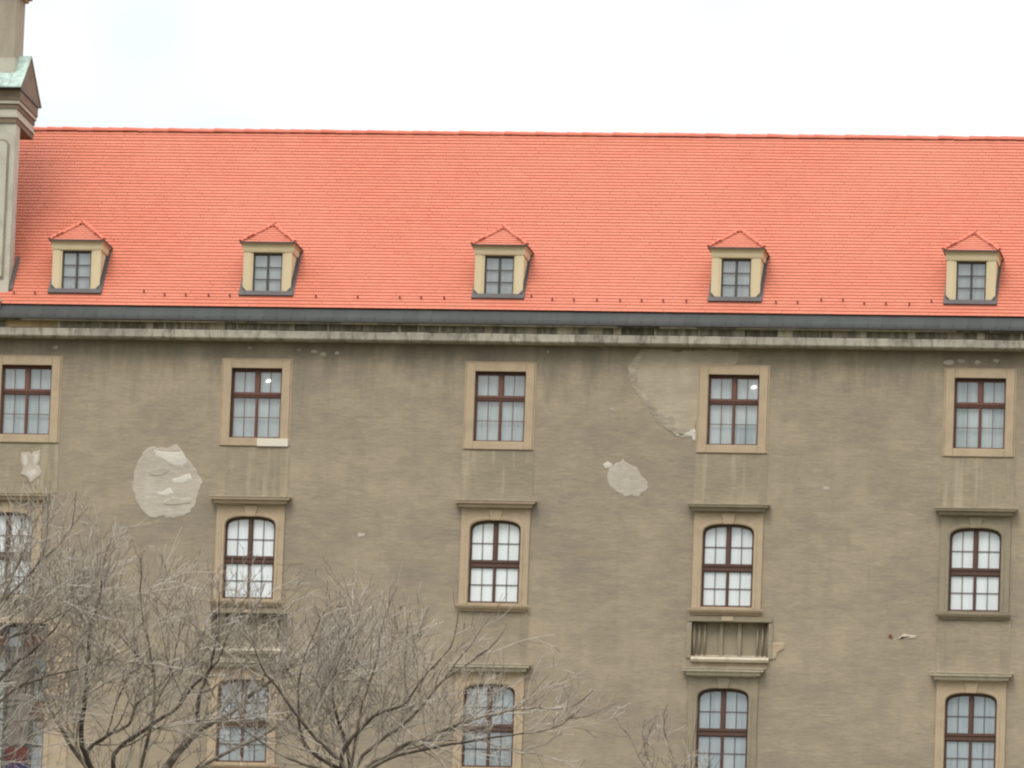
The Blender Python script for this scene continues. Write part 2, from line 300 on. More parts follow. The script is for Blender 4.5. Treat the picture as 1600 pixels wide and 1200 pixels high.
# plaster patches: irregular sheets of repair render standing a little proud of the wall
def area_sign(p): return sum(p[i][0]*p[(i+1) % len(p)][1] - p[(i+1) % len(p)][0]*p[i][1] for i in range(len(p)))
def patch(name, pts, mat, label, th=0.012, y=0.0, jit=1.0):
    cx = sum(p[0] for p in pts) / len(pts); cz = sum(p[1] for p in pts) / len(pts)
    jz = min(1.0, .8 * min(max(p[0] for p in pts) - min(p[0] for p in pts), max(p[1] for p in pts) - min(p[1] for p in pts)))
    out = []
    for i, p in enumerate(pts):                       # ragged edge
        q = pts[(i + 1) % len(pts)]; L = math.hypot(q[0]-p[0], q[1]-p[1]); n = max(1, int(L / 0.07))
        for k in range(n):
            t = k / n; j = (0.032 if 0 < k else 0.012) * jit * jz
            out.append((p[0] + (q[0]-p[0])*t + random.uniform(-j, j), p[1] + (q[1]-p[1])*t + random.uniform(-j, j)))
    n = len(out); mb = MB(); k = min(.05, .25 * math.sqrt(max((max(p[0] for p in pts) - min(p[0] for p in pts)) * (max(p[1] for p in pts) - min(p[1] for p in pts)), 1e-4)))
    inner = []
    for i, p in enumerate(out):                       # bevelled lip: the rim feathers down to the wall
        a, b = out[i-2], out[(i + 2) % n]; tx, tz = b[0]-a[0], b[1]-a[1]; L = math.hypot(tx, tz) or 1; nx_, nz_ = -tz / L, tx / L
        if area_sign(pts) < 0: nx_, nz_ = -nx_, -nz_
        kk = k * random.uniform(.25, .9); inner.append((p[0] + nx_*kk, p[1] + nz_*kk))
    vs = [(x, y + .004, z) for x, z in out] + [(x, y - th*.55, z) for x, z in out] + [(x, y - th, z) for x, z in inner]
    mb.add(vs, [(i, n+i, n+(i+1) % n, (i+1) % n) for i in range(n)] + [(n+i, 2*n+i, 2*n+(i+1) % n, n+(i+1) % n) for i in range(n)] + [tuple(range(2*n, 3*n))])
    o = fixnormals(mb.build(name, mat, wall)); o['label'] = label; return o
patch('plaster_patch', [(-9.82,-2.72),(-9.74,-2.32),(-9.6,-1.92),(-9.31,-1.76),(-8.95,-1.81),(-8.7,-1.7),(-8.54,-1.9),(-8.44,-2.05),(-8.23,-2.3),(-8.06,-2.55),(-7.98,-2.7),(-8.09,-3.05),(-8.18,-3.35),(-8.42,-3.56),(-8.72,-3.64),(-8.98,-3.59),(-9.23,-3.64),(-9.49,-3.47),(-9.65,-3.27),(-9.79,-2.98)], M['patch'], 'large pale oval repair patch between the first two upper windows')
patch('plaster_patch', [(-9.3,-1.86),(-9.05,-1.91),(-8.54,-1.9),(-8.41,-2.15),(-8.53,-2.3),(-8.78,-2.26),(-9.04,-2.11),(-9.25,-2.01)], M['lime'], 'white lime remains at the top of the oval patch', 0.02)
patch('plaster_patch', [(-8.82,-2.63),(-8.57,-2.55),(-8.32,-2.45),(-8.26,-2.6),(-8.51,-2.73),(-8.74,-2.73)], M['lime'], 'white lime remains at the right of the oval patch', 0.02)
patch('plaster_patch', [(-9.31,-2.97),(-9.0,-2.94),(-8.83,-2.83),(-8.73,-2.98),(-8.9,-3.06),(-9.15,-3.04)], M['lime'], 'white lime remains low in the oval patch', 0.02)
for q, (x, z, w, h) in enumerate(((-9.15,-2.42,.36,.12),(-8.62,-3.2,.40,.13))):
    n = 10; patch('plaster_chip', [(x + w*math.cos(2*math.pi*k/n)*random.uniform(.7,1.15), z + .1*w*math.cos(2*math.pi*k/n) + h*math.sin(2*math.pi*k/n)*random.uniform(.6,1.15)) for k in range(n)], M['patch'], 'flake of lime left on the oval patch', 0.024 + .002*q, jit=.8)
patch('plaster_patch', [(2.54,-2.36),(2.63,-2.13),(2.9,-1.97),(2.95,-1.89),(3.01,-1.99),(3.29,-2.12),(3.41,-2.31),(3.61,-2.5),(3.63,-2.66),(3.5,-2.78),(3.39,-2.89),(3.2,-2.84),(3.04,-2.9),(2.88,-2.79),(2.61,-2.6)], M['patch'], 'small pale ragged repair patch left of the fourth window axis')
patch('plaster_patch', [(2.43,-2.06),(2.55,-1.98),(2.69,-2.05),(2.65,-2.15),(2.5,-2.17)], M['lime'], 'white lump at the corner of the small patch', 0.02)
patch('plaster_patch', [(3.01,0.44),(3.11,0.68),(3.3,0.93),(3.8,0.96),(4.35,0.91),(4.81,0.95),(5.5,0.96),(5.87,0.91),(5.86,0.72),(5.75,0.58),(4.94,0.47),(4.92,-0.77),(4.79,-0.93),(4.8,-1.28),(4.5,-1.29),(4.26,-1.25),(4.03,-1.1),(3.75,-0.87),(3.54,-0.56),(3.34,-0.29),(3.14,-0.02)], M['patch_tan'], 'big tan area of bare plaster beside the fourth upper window', 0.007)
patch('plaster_patch', [(3.0,0.46),(3.12,0.7),(3.3,0.9),(3.5,0.93),(3.34,0.72),(3.2,0.42),(3.26,0.1),(3.46,-0.2),(3.7,-0.5),(3.95,-0.72),(4.2,-0.8),(4.32,-0.98),(4.6,-1.05),(4.78,-1.0),(4.8,-1.29),(4.5,-1.3),(4.25,-1.26),(4.02,-1.11),(3.74,-0.88),(3.53,-0.57),(3.33,-0.3),(3.13,-0.03)], M['patch_rim'], 'lighter flaking rim along the left of the bare tan plaster', 0.012)
patch('plaster_patch', [(4.24,-1.26),(4.49,-1.24),(4.76,-1.11),(4.81,-1.15),(4.81,-1.42),(4.73,-1.4),(4.72,-1.3),(4.5,-1.32)], M['lime'], 'white ragged lower edge of the bare tan plaster', 0.02)
patch('plaster_patch', [(-12.8,-2.0),(-12.58,-1.96),(-12.52,-2.05),(-12.47,-1.96),(-12.27,-1.92),(-12.28,-2.21),(-12.34,-2.3),(-12.23,-2.47),(-12.26,-2.61),(-12.51,-2.78),(-12.58,-2.65),(-12.77,-2.56),(-12.71,-2.4),(-12.77,-2.26)], M['patch'], 'white forked patch of bare lime under the leftmost upper window', 0.03)
patch('plaster_patch', [(-12.74,-2.05),(-12.62,-2.02),(-12.58,-2.28),(-12.66,-2.38),(-12.72,-2.3)], M['lime'], 'white strip of lime in the forked patch', 0.036)
patch('plaster_patch', [(-12.44,-2.02),(-12.3,-1.99),(-12.33,-2.22),(-12.42,-2.4),(-12.48,-2.2)], M['lime'], 'right hand white strip of lime in the forked patch', 0.036)
patch('plaster_patch', [(-12.66,-2.5),(-12.4,-2.42),(-12.3,-2.52),(-12.38,-2.62),(-12.52,-2.7),(-12.6,-2.6)], M['lime'], 'white lump of lime at the foot of the forked patch', 0.036)
patch('plaster_patch', [(6.93,-6.63),(7.0,-6.6),(7.27,-6.6),(7.27,-6.76),(7.1,-6.86),(7.06,-7.02),(6.94,-7.04)], M['stone'], 'broken tan patch at the right of the blind balustrade', 0.03)
patch('plaster_patch', [(10.17,-6.44),(10.32,-6.31),(10.45,-6.34),(10.65,-6.35),(10.61,-6.42)], M['ledge'], 'small pale chip left of the fifth window axis', 0.02)
for x, z, s in [(-4.95,0.72,.09),(-5.2,0.78,.07),(-4.6,0.75,.06),(-5.6,0.82,.05),(-6.9,0.85,.06),(11.3,0.72,.12),(11.6,0.75,.1),(12.0,0.73,.08),(12.5,0.78,.07),(0.9,0.85,.05),(-12.0,0.8,.06),(2.6,-0.62,.06),(8.2,-2.6,.08),(-3.8,-4.0,.1)]:
    n = 9; patch('plaster_chip', [(x + s*math.cos(2*math.pi*k/n)*random.uniform(.6,1.5), z + s*math.sin(2*math.pi*k/n)*random.uniform(.4,.9)) for k in range(n)], M['patch'], 'small pale chip in the plaster', 0.01)
MB().slab([(9.93,-6.36),(10.0,-6.33),(10.03,-6.40),(9.97,-6.43)], -0.04, 0.01).build('hole_mark', M['iron'], wall)  # dark slab put in for the dark of a hole in the plaster

# --- windows
def outline(w, zb, zs, ah, d, n=18):            # opening outline, widened by d: left foot, up, arch, right foot
    pts = [(-w - d, zb), (-w - d, zs)]
    for k in range(1, n):
        t = math.pi - math.pi * k / n; c, s_ = math.cos(t), math.sin(t); e = 2 / 2.7
        pts.append(((w + d) * math.copysign(abs(c) ** e, c), zs + (ah + d) * abs(s_) ** e))
    return pts + [(w + d, zs), (w + d, zb)]
def ring_strip(mb, a, b, ya, yb):
    n = len(a); vs = [(x, ya, z) for x, z in a] + [(x, yb, z) for x, z in b]
    mb.add(vs, [(i, i+1, n+i+1, n+i) for i in range(n - 1)])
def rect_map(pts, zs, hw, top):                 # project the outline onto the outer rectangle
    out = []
    for x, z in pts:
        if z <= zs: out.append((math.copysign(hw, x), z)); continue
        dx, dz = x, z - zs; k = min(hw / abs(dx) if abs(dx) > 1e-6 else 1e9, (top - zs) / dz); out.append((dx * k, zs + dz * k))
    i = max(range(len(out)), key=lambda j: out[j][1] * 1e3 - out[j][0] if out[j][0] < 0 else -1e9)
    for sx in (-1, 1):                           # snap the nearest point to each corner
        j = min(range(len(out)), key=lambda q: (out[q][0] - sx*hw)**2 + (out[q][1] - top)**2); out[j] = (sx*hw, top)
    return out
cache = {}
def shared(key, fn, name, mat):
    k = (key, name, mat.name)
    if k not in cache: cache[k] = fn().mesh(name, mat)
    return cache[k]
def sash_mb(w, h, vert, hors, rail=0.024, mun=0.016):
    mb = MB(); y0, y1 = -0.025, 0.02
    mb.box(0, rail, y0, y1, 0, h); mb.box(w - rail, w, y0, y1, 0, h); mb.box(rail, w - rail, y0, y1, 0, rail); mb.box(rail, w - rail, y0, y1, h - rail, h)
    if vert: mb.box(w/2 - mun/2, w/2 + mun/2, y0 + 0.008, y1 - 0.004, rail, h - rail)
    for z in hors: mb.box(rail, w - rail, y0 + 0.011, y1 - 0.007, z - mun/2, z + mun/2)
    return mb
def pane_mb(w, h): return MB().add([(0, 0, 0), (w, 0, 0), (w, 0, h), (0, 0, h)], [(0, 1, 2, 3)])
def add_sash(win, x, z, w, h, rows, mat, y=0.17, mun=0.015, gl='glass'):
    hs = list(rows) if isinstance(rows, tuple) else [h * k / rows for k in range(1, rows)]
    edges = [0.024] + hs + [h - 0.024]
    link('sash', shared(('s', round(w,3), round(h,3), rows, mun), lambda: sash_mb(w, h, True, hs, mun=mun), 'sash', mat), win, (x, y, z))
    for a, b in zip(edges, edges[1:]):
        for xa in (0.024, w/2):
            o = link('pane', shared(('p', round(w/2 - .024,3), round(b - a,3)), lambda: pane_mb(w/2 - .024, b - a), 'pane', M[gl]), win, (x + xa, y + 0.004, z + a))
            o.rotation_euler = (R(random.uniform(-.5, .5)), 0, R(random.uniform(-.6, .6)))
def window_frame(w, zb, zt, tz0, tz1, um, lm, mat, arch=None):
    mb = MB(); r = 0.03; y0, y1 = (0.13, 0.215) if arch is None else (0.075, 0.15)
    mb.box(-w - .02, -w + r, y0, y1, zb, zt); mb.box(w - r, w + .02, y0, y1, zb, zt)
    mb.box(-w + r, w - r, y0, y1, zb, zb + r)
    if arch is None: mb.box(-w + r, w - r, y0, y1, zt - r - .02, zt)
    else:
        a = outline(w + .03, tz1, arch[0], arch[1], 0.0)[1:-1]; b = outline(w, tz1, arch[0], arch[1], -0.06)[1:-1]
        ring_strip(mb, a, b, y0 - .004, y0 - .004); ring_strip(mb, b, b, y0 - .004, y1)
    mb.box(-w + r, w - r, y0 - 0.012, y1, tz0, tz1); mb.box(-w + r, w - r, y0 - 0.035, y0 + .02, tz1 - .05, tz1 + .004)
    mb.box(-um/2, um/2, y0 - 0.018, y1, tz1 + .003, zt - r); mb.box(-lm/2, lm/2, y0 - 0.008, y1, zb + r, tz0 - .003)
    return mb
def square_window(x, mat_s, label=None, newsill=False):
    w, zb, zt = 0.66, -1.51, 0.315; tz0, tz1 = -0.415, -0.31
    win = window_frame(w, zb, zt, tz0, tz1, .10, .03, M['wood']).build('window', M['wood'], palace, (x, 0, 0))
    if label: win['label'] = label
    f = MB(); X, T, B, yf = 0.885, 0.535, -1.72, -0.045
    f.box(-X, -w, yf, 0.13, B, T); f.box(w, X, yf, 0.13, B, T); f.box(-w, w, yf, 0.13, zt, T); f.box(-w, w, yf, 0.13, B, zb)
    f.box(-X - .045, -X, yf + .022, 0.02, B - .0, T + .04); f.box(X, X + .045, yf + .022, .02, B, T + .04); f.box(-X, X, yf + .022, .02, T, T + .04)
    bevel(f.build('window_surround', mat_s, win), .012)
    for xa in (-w + .03, .05): add_sash(win, xa, tz1, w - .08, zt - .05 - tz1, 1, M['wood'])
    for xa in (-w + .03, .015): add_sash(win, xa, zb + .03, w - .045, tz0 - zb - .03, 2, M['wood'])
    link('blind', shared('b1', lambda: MB().box(-w, w, .245, .255, zb, zt), 'blind', M['blind_grey']), win)
    if newsill:
        o = MB().box(0.08, X + .004, yf - .012, -0.0, B - .004, zb - .012).build('sill_stone', M['sill_new'], win); o['label'] = 'bright new stone piece in the right half of the sill'
    return win
def arched_window(x, dz, mat_s, mat_ledge, blind, label=None, frame=None, sill=True, keystone=True):
    frame = frame or M['wood_dark']
    w, zb, zs, ah = 0.66, -5.705, -3.83, 0.27; tz0, tz1 = -4.765, -4.60
    win = window_frame(w, zb, zs + ah, tz0, tz1, .085, .03, frame, (zs, ah)).build('window', frame, palace, (x, 0, dz))
    if label: win['label'] = label
    f = MB(); prof = [(0.0, 0.13), (0.0, -0.035), (0.012, -0.065), (0.075, -0.07), (0.09, -0.05), (0.10, -0.05)]
    rings = [outline(w, zb - .04, zs, ah, d) for d, y in prof]
    for (a, ya), (b, yb) in zip(zip(rings, [p[1] for p in prof]), list(zip(rings, [p[1] for p in prof]))[1:]): ring_strip(f, a, b, ya, yb)
    outer = rect_map(rings[-1], zs, 0.89, -3.27); ring_strip(f, rings[-1], outer, -.05, -.05); ring_strip(f, outer, outer, -.05, .0)
    f.box(-w - .1, w + .1, -.03, .128, zb - .06, zb - .002)
    fixnormals(f.build('window_surround', mat_s, win))
    if keystone:
        k = MB().slab([(-.13, -3.57), (.13, -3.57), (.19, -3.275), (-.19, -3.275)], -.085, -.04); bevel(k.build('keystone', mat_s, win), .012)
    # straight hood moulding on top
    p = [(-0.0,-3.27),(-0.07,-3.27),(-0.085,-3.25),(-0.19,-3.245),(-0.205,-3.17),(-0.215,-3.16),(-0.275,-3.155),(-0.285,-3.10),(-0.28,-3.094),(0.0,-3.094)]
    n = len(p); h = MB(); hw = 1.045
    def xo(y): return hw - .24 - y if True else hw        # mitred returns follow the profile
    vs = [(-(hw - .285 + abs(y)), y, z) for y, z in p] + [((hw - .285 + abs(y)), y, z) for y, z in p]
    h.add(vs, [(i, (i+1) % n, n+(i+1) % n, n+i) for i in range(n)] + [tuple(range(n))[::-1], tuple(range(n, 2*n))])
    fixnormals(h.build('hood_moulding', mat_ledge, win))
    fixnormals(MB().prism_x([(0.0,-3.092),(-.30,-3.092),(-.305,-3.072),(0.0,-3.03)], -hw - .012, hw + .012).build('hood_cap', M['ledge'], win))
    if sill:
        q = [(0.0,-5.93),(-0.05,-5.93),(-0.07,-5.88),(-0.125,-5.865),(-0.16,-5.81),(-0.165,-5.765),(0.0,-5.745)]; n = len(q); s_ = MB()
        vs = [(-(.985 - .165 + abs(y)), y, z) for y, z in q] + [((.985 - .165 + abs(y)), y, z) for y, z in q]
        s_.add(vs, [(i, (i+1) % n, n+(i+1) % n, n+i) for i in range(n)] + [tuple(range(n))[::-1], tuple(range(n, 2*n))])
        fixnormals(s_.build('sill', mat_s, win))
    for xa in (-w + .03, .0425): add_sash(win, xa, tz1, w - .0725, zs + ah - .03 - tz1, (0.455,), frame, y=.115, gl='glass_white' if dz == 0 else 'glass')
    for xa in (-w + .03, .015): add_sash(win, xa, zb + .03, w - .045, tz0 - zb - .03, 2, frame, y=.115, gl='glass_white' if dz == 0 else 'glass')
    link('blind', shared('b2', lambda: MB().box(-.7, .7, .128, .136, zb, -3.5), 'blind', blind), win)
    return win
for i, x in enumerate(COLX):
    square_window(x, M['stone'], newsill=(i == 1), label='square-headed window with a bright new piece in its sill' if i == 1 else None)
for i, x in enumerate(ROW2X):
    arched_window(x, 0, M['stone_grey'] if i == 4 else M['stone'], M['stone_grey'] if i in (3, 4) else M['stone'], M['blind_white'])
for i in R3:
    arched_window(ROW2X[i], DY, M['stone_grey'] if i == 3 else M['stone'], M['ledge'], M['blind_blue'], label='lower arched window with its surround rendered grey like the wall' if i == 3 else None)

# apron panels and pilaster strips between the window rows
for i, x in enumerate(COLX):
    a = MB().box(x - .93, x + .93, -.006, .01, -3.04, -1.74).build('apron_panel', M['apron'], palace)
    for sx in (-1, 1):
        MB().box(x + sx*.83 - .11, x + sx*.83 + .11, -.012, -.004, -3.04, -1.74).build('apron_strip', M['apron'], a)
for i, x in enumerate(ROW2X):
    if i in NICHE or i == 0: continue
    a = MB().box(x - .93, x + .93, -.005, .01, -7.3, -5.935).build('apron_panel', M['plaster'], palace)
    for sx in (-1, 1):
        MB().box(x + sx*.83 - .12, x + sx*.83 + .12, -.012, -.003, -7.3, -5.935).build('apron_strip', M['apron'], a)

# blind balustrades in niches under the second and fourth window axes
for i in NICHE:
    x = NX[i]
    b = MB().box(x - .99, x + .99, .19, .22, -6.97, -6.085).build('blind_balustrade', M['stone_grey'], palace)
    b['label'] = 'recessed blind balustrade panel under the arched window'
    for px in (-.235, .235):
        MB().box(x + px - .045, x + px + .045, .12, .192, -6.95, -6.085).build('pier', M['stone_grey'], b)
    for px, pw in ((-.94, .05), (-.80, .035), (-.66, .03), (.70, .03), (.83, .035), (.955, .035)):
        MB().tube([(x + px, .14, -6.96), (x + px, .14, -6.6), (x + px, .14, -6.09)], [pw * .8, pw, pw * .8], 8).build('baluster', M['stone_grey'], b)
    fixnormals(MB().prism_x([(-.10,-7.13),(-.13,-7.07),(-.10,-7.03),(.18,-6.93),(.18,-7.13)], x - .985, x + 1.02).build('base_ledge', M['ledge'], b))
    for sx in (-1, 1): MB().box(x + sx*1.05 - .06, x + sx*1.05 + .06, -.035, .02, -7.03, -6.085).build('side_strip', M['apron'], b)
    MB().box(x - 1.10, x + 1.09, -.06, .03, -6.083, -5.95).build('top_band', M['stone_grey'], b)
    MB().box(x - .22, x + .08, -.08, -.055, -6.07, -5.955).build('keystone', M['stone'], b)
    MB().box(x - 1.10, x + 1.0, -.02, .012, -7.29, -7.13).build('fascia', M['apron'], b)

# big mullioned window under the gable, at the left edge
a, b_, c, d = BW
mb = MB(); y0, y1 = .12, .2
mb.box(a, b_, y0 - .01, y1, -7.16, -7.04)
for z in (-7.70, -8.45, -8.95, -9.62, -11.2): mb.box(a, b_, y0 + .008, y1 - .01, z - .03, z + .03)
for xx in (-12.93, -12.25): mb.box(xx - .05, xx + .05, y0, y1, c, -7.15)
for xx in (-13.3, -12.96, -12.54): mb.box(xx - .045, xx + .045, y0, y1, -7.05, d)
mb.box(b_ - .05, b_ + .01, y0 - .02, y1, c, d); mb.box(a, b_, y0 - .02, y1, d - .08, d)
bw = mb.build('large_window', M['wood_grey'], palace); bw['label'] = 'large window with coloured panes at the left edge, partly behind branches'
def bpane(x0, x1, z0, z1, mat, lab=None):
    o = MB().add([(x0, .165, z0), (x1, .165, z0), (x1, .165, z1), (x0, .165, z1)], [(0, 1, 2, 3)]).build('pane', mat, bw)
    if lab: o['label'] = lab
bpane(-13.26, -13.0, -7.03, -6.53, M['glass_amber'], 'amber pane'); bpane(-12.91, -12.58, -7.03, -6.53, M['glass']); bpane(-12.49, -11.91, -7.03, -6.53, M['glass_amber'], 'amber pane')
for z0, z1 in ((-7.67, -7.17), (-8.42, -7.73), (-9.59, -8.98), (-11.17, -9.65)): bpane(-12.2, -11.91, z0, z1, M['glass'])
bpane(-12.2, -11.91, -8.92, -8.48, M['glass_amber'], 'amber pane')
for z0, z1 in ((-8.42, -7.17), (-9.59, -8.48)): bpane(-12.88, -12.3, z0, z1, M['glass_brown'], 'brownish pane')
bpane(-12.88, -12.62, -10.05, -9.65, M['glass_red'], 'red stained pane'); bpane(-12.60, -12.3, -10.05, -9.65, M['glass_red'], 'red stained pane')
bpane(-12.88, -12.62, -10.5, -10.07, M['glass_blue'], 'blue stained pane'); bpane(-12.60, -12.3, -10.5, -10.07, M['glass_blue'], 'blue stained pane')
MB().box(a, b_, .40, .41, c, d).build('blind', M['blind_grey'], bw)
MB().box(b_ + .003, b_ + .14, -.05, .12, c, d + .05).build('window_surround', M['stone'], bw)
MB().box(b_ + .143, b_ + .62, -.02, .01, c, d + .2).build('plaster_strip', M['stone'], bw)
MB().box(a, b_ + .002, -.05, .12, d + .002, d + .14).build('lintel', M['stone'], bw)

# --- cornice: pale lower course, black-crusted upper course, single stones
core = fixnormals(MB().prism_x([(0.0,1.0),(-.10,1.0),(-.30,1.08),(-.30,1.42),(-.2,1.5),(0.5,1.5),(0.5,1.0)], XL, XR).build('cornice', M['gable_dark'], palace))
x = XL
while x < XR - .3:
    w = random.uniform(.7, 1.15); w = min(w, XR - x); j = random.uniform(-.012, .012)
    o = fixnormals(MB().prism_x([(-.12,1.005),(-.37+j,1.02),(-.40+j,1.055),(-.40+j,1.215),(-.385+j,1.25),(-.29,1.255),(-.12,1.2)], x + .002, x + w - .002).build('cornice_stone', M['cornice'], core))
    x += w
x = XL; k = 0
while x < XR - .3:
    ochre = -13.6 < x < -12.2
    w = random.choice((.3, .4, .55, .75, 1.0)) * random.uniform(.85, 1.15) if k % 2 == 0 else random.choice((.05, .08, .2, .4))
    w = min(w, XR - x); y = -.355 + random.uniform(-.02, .02)
    mt = M['ochre_cornice'] if ochre else (M['crust'] if k % 2 == 0 else M['washed'])
    o = fixnormals(MB().prism_x([(-.28,1.262),(y - .03,1.262),(y,1.29),(y,1.38),(y - .03,1.425),(-.28,1.425)], x + .003, x + w - .003).build('cornice_stone', mt, core))
    x += w; k += 1
x = XL
while x < XR - .3:
    w = min(random.uniform(.8, 1.3), XR - x)
    MB().box(x + .004, x + w - .004, -.50 + random.uniform(-.006, .006), -.26, 1.43, 1.462 + random.uniform(-.004, .006)).build('cornice_stone', M['washed'] if random.random() < .7 else M['crust'], core); x += w
# --- gutter skirt of sheet metal
gut = fixnormals(MB().prism_x([(-.555,1.475),(-.555,1.50),(-.53,1.505),(-.2,1.80),(-.2,1.475)], XL, XR).build('gutter', M['lead'], palace))
x = XL; sh = {}
while x < XR - .1:
    w = .365; j = random.uniform(-.004, .004)
    mb = MB().prism_x([(-.545+j,1.512),(-.50+j,1.60),(-.245+j,1.865),(-.20+j,1.87),(-.20+j,1.83),(-.52+j,1.51)], x + .0015, x + w - .0015)
    mb.box(x + w - .014, x + w + .006, -.535, -.518, 1.53, 1.57)
    fixnormals(mb.build('gutter_sheet', M['sheet'], gut)); x += w

# ------------------------------------------------------------ roof
TAN = math.tan(R(50)); EY, EZ = -0.29, 1.875; RY = 4.35; RZ = EZ + (RY - EY) * TAN
def roof_z(y): return EZ + (y - EY) * TAN
roof = fixnormals(MB().prism_x([(EY + .05,EZ - .03),(RY,RZ - .09),(RY + 4.6,EZ - .03)], XL, XR).build('roof', M['deck'], palace))
DX = [-11.56, -6.52, -0.45, 5.71, 11.78, 17.9]
DY0 = 0.05                                                            # plane of the dormer fronts
def tiles(mb, o, U, V, N, nu, nv, tw, ph, keep, lift=.012, wav=0.0, th_=.005):
    """rows of beaver-tail tiles on a plane: o origin at the eave, U along, V up the slope, N outward"""
    o, U, V, N = Vector(o), Vector(U), Vector(V), Vector(N); L = ph * 1.28; th = th_
    for r in range(nv):
        off = (r % 2) * tw / 2
        rj = random.choice((0, 0, 0, .004, -.004, .009)) + random.uniform(-.001, .001)
        for k in range(nu):
            u = k * tw + off + random.uniform(-.004, .004); v = r * ph + random.uniform(-.001, .001) + rj
            if not keep(u + tw/2, v + ph/2): continue
            l = lift + random.uniform(0, .0006) + wav * math.sin(u * .35 + r * .11) ; g = .0
            a0 = o + U*(u + g) ; a1 = o + U*(u + tw - g); hi = N * (l - .012); lo = N * (l + th + .004)
            p = [a0 + V*(v + L) + hi, a1 + V*(v + L) + hi, a1 + V*(v + .006) + lo, o + U*(u + tw*.8) + V*(v + .001) + lo, o + U*(u + tw*.2) + V*(v + .001) + lo, a0 + V*(v + .006) + lo]
            q = [x - N * th for x in p[2:]]
            mb.add(p + q, [(0, 5, 4, 3, 2, 1), (2, 3, 7, 6), (3, 4, 8, 7), (4, 5, 9, 8)])
sl = math.hypot(RY - EY, RZ - EZ); Vs = Vector((0, RY - EY, RZ - EZ)).normalized(); Ns = Vector((0, -Vs.z, Vs.y))
PH = 0.1275; TW = 0.18
def in_dormer(u, v):
    x = XL + u; y = EY + Vs.y * v
    for dx in DX:
        if abs(x - dx) < .60 and DY0 + .02 < y < DY0 + 1.05: return True
    return False
mb = MB(); tiles(mb, (XL, EY, EZ), (1, 0, 0), Vs, Ns, int((XR - XL) / TW) - 1, int(sl / PH), TW, PH, lambda u, v: not in_dormer(u, v), wav=.004)
o = mb.build('roof_tiles', M['tile'], roof); o['kind'] = 'stuff'
# ridge tiles
def half_tile(L, r0, r1, n=6):
    mb = MB(); th = .02
    for (ra, xa), (rb, xb) in (((r0, 0), (r1, L)),):
        A = [(xa, -ra*math.cos(math.pi*k/n), ra*math.sin(math.pi*k/n)) for k in range(n+1)]; B = [(xb, -rb*math.cos(math.pi*k/n), rb*math.sin(math.pi*k/n)) for k in range(n+1)]
        m_ = n + 1; mb.add(A + B, [(k, k+1, m_+k+1, m_+k) for k in range(n)], True)
        C_ = [(xa, -(ra-th)*math.cos(math.pi*k/n), (ra-th)*math.sin(math.pi*k/n)) for k in range(n+1)]
        mb.add(A + C_, [(k, m_+k, m_+k+1, k+1) for k in range(n)])
    return mb
rt = half_tile(.45, .115, .095).mesh('ridge_tile', M['ridge'])
x = XL
while x < XR - .4:
    o = link('ridge_tile', rt, roof, (x, RY, RZ - .045 + random.uniform(-.008, .008))); o.rotation_euler = (0, R(random.uniform(-.6, .6)), R(random.uniform(-.8, .8))); x += .41
# snow hooks near the eave
hook = MB().box(-.02, .02, -.05, -.03, -.02, .035).box(-.02, .02, -.03, .02, -.02, -.005).mesh('snow_hook', M['iron'])
x = XL + .2
while x < XR:
    v = .40 if random.random() < .85 else .52; y = EY + Vs.y * v
    if not any(abs(x - dx) < .8 for dx in DX): link('snow_hook', hook, roof, (x, y - .02, roof_z(y) + .045))
    x += random.choice((.56, .56, .6, 1.1))

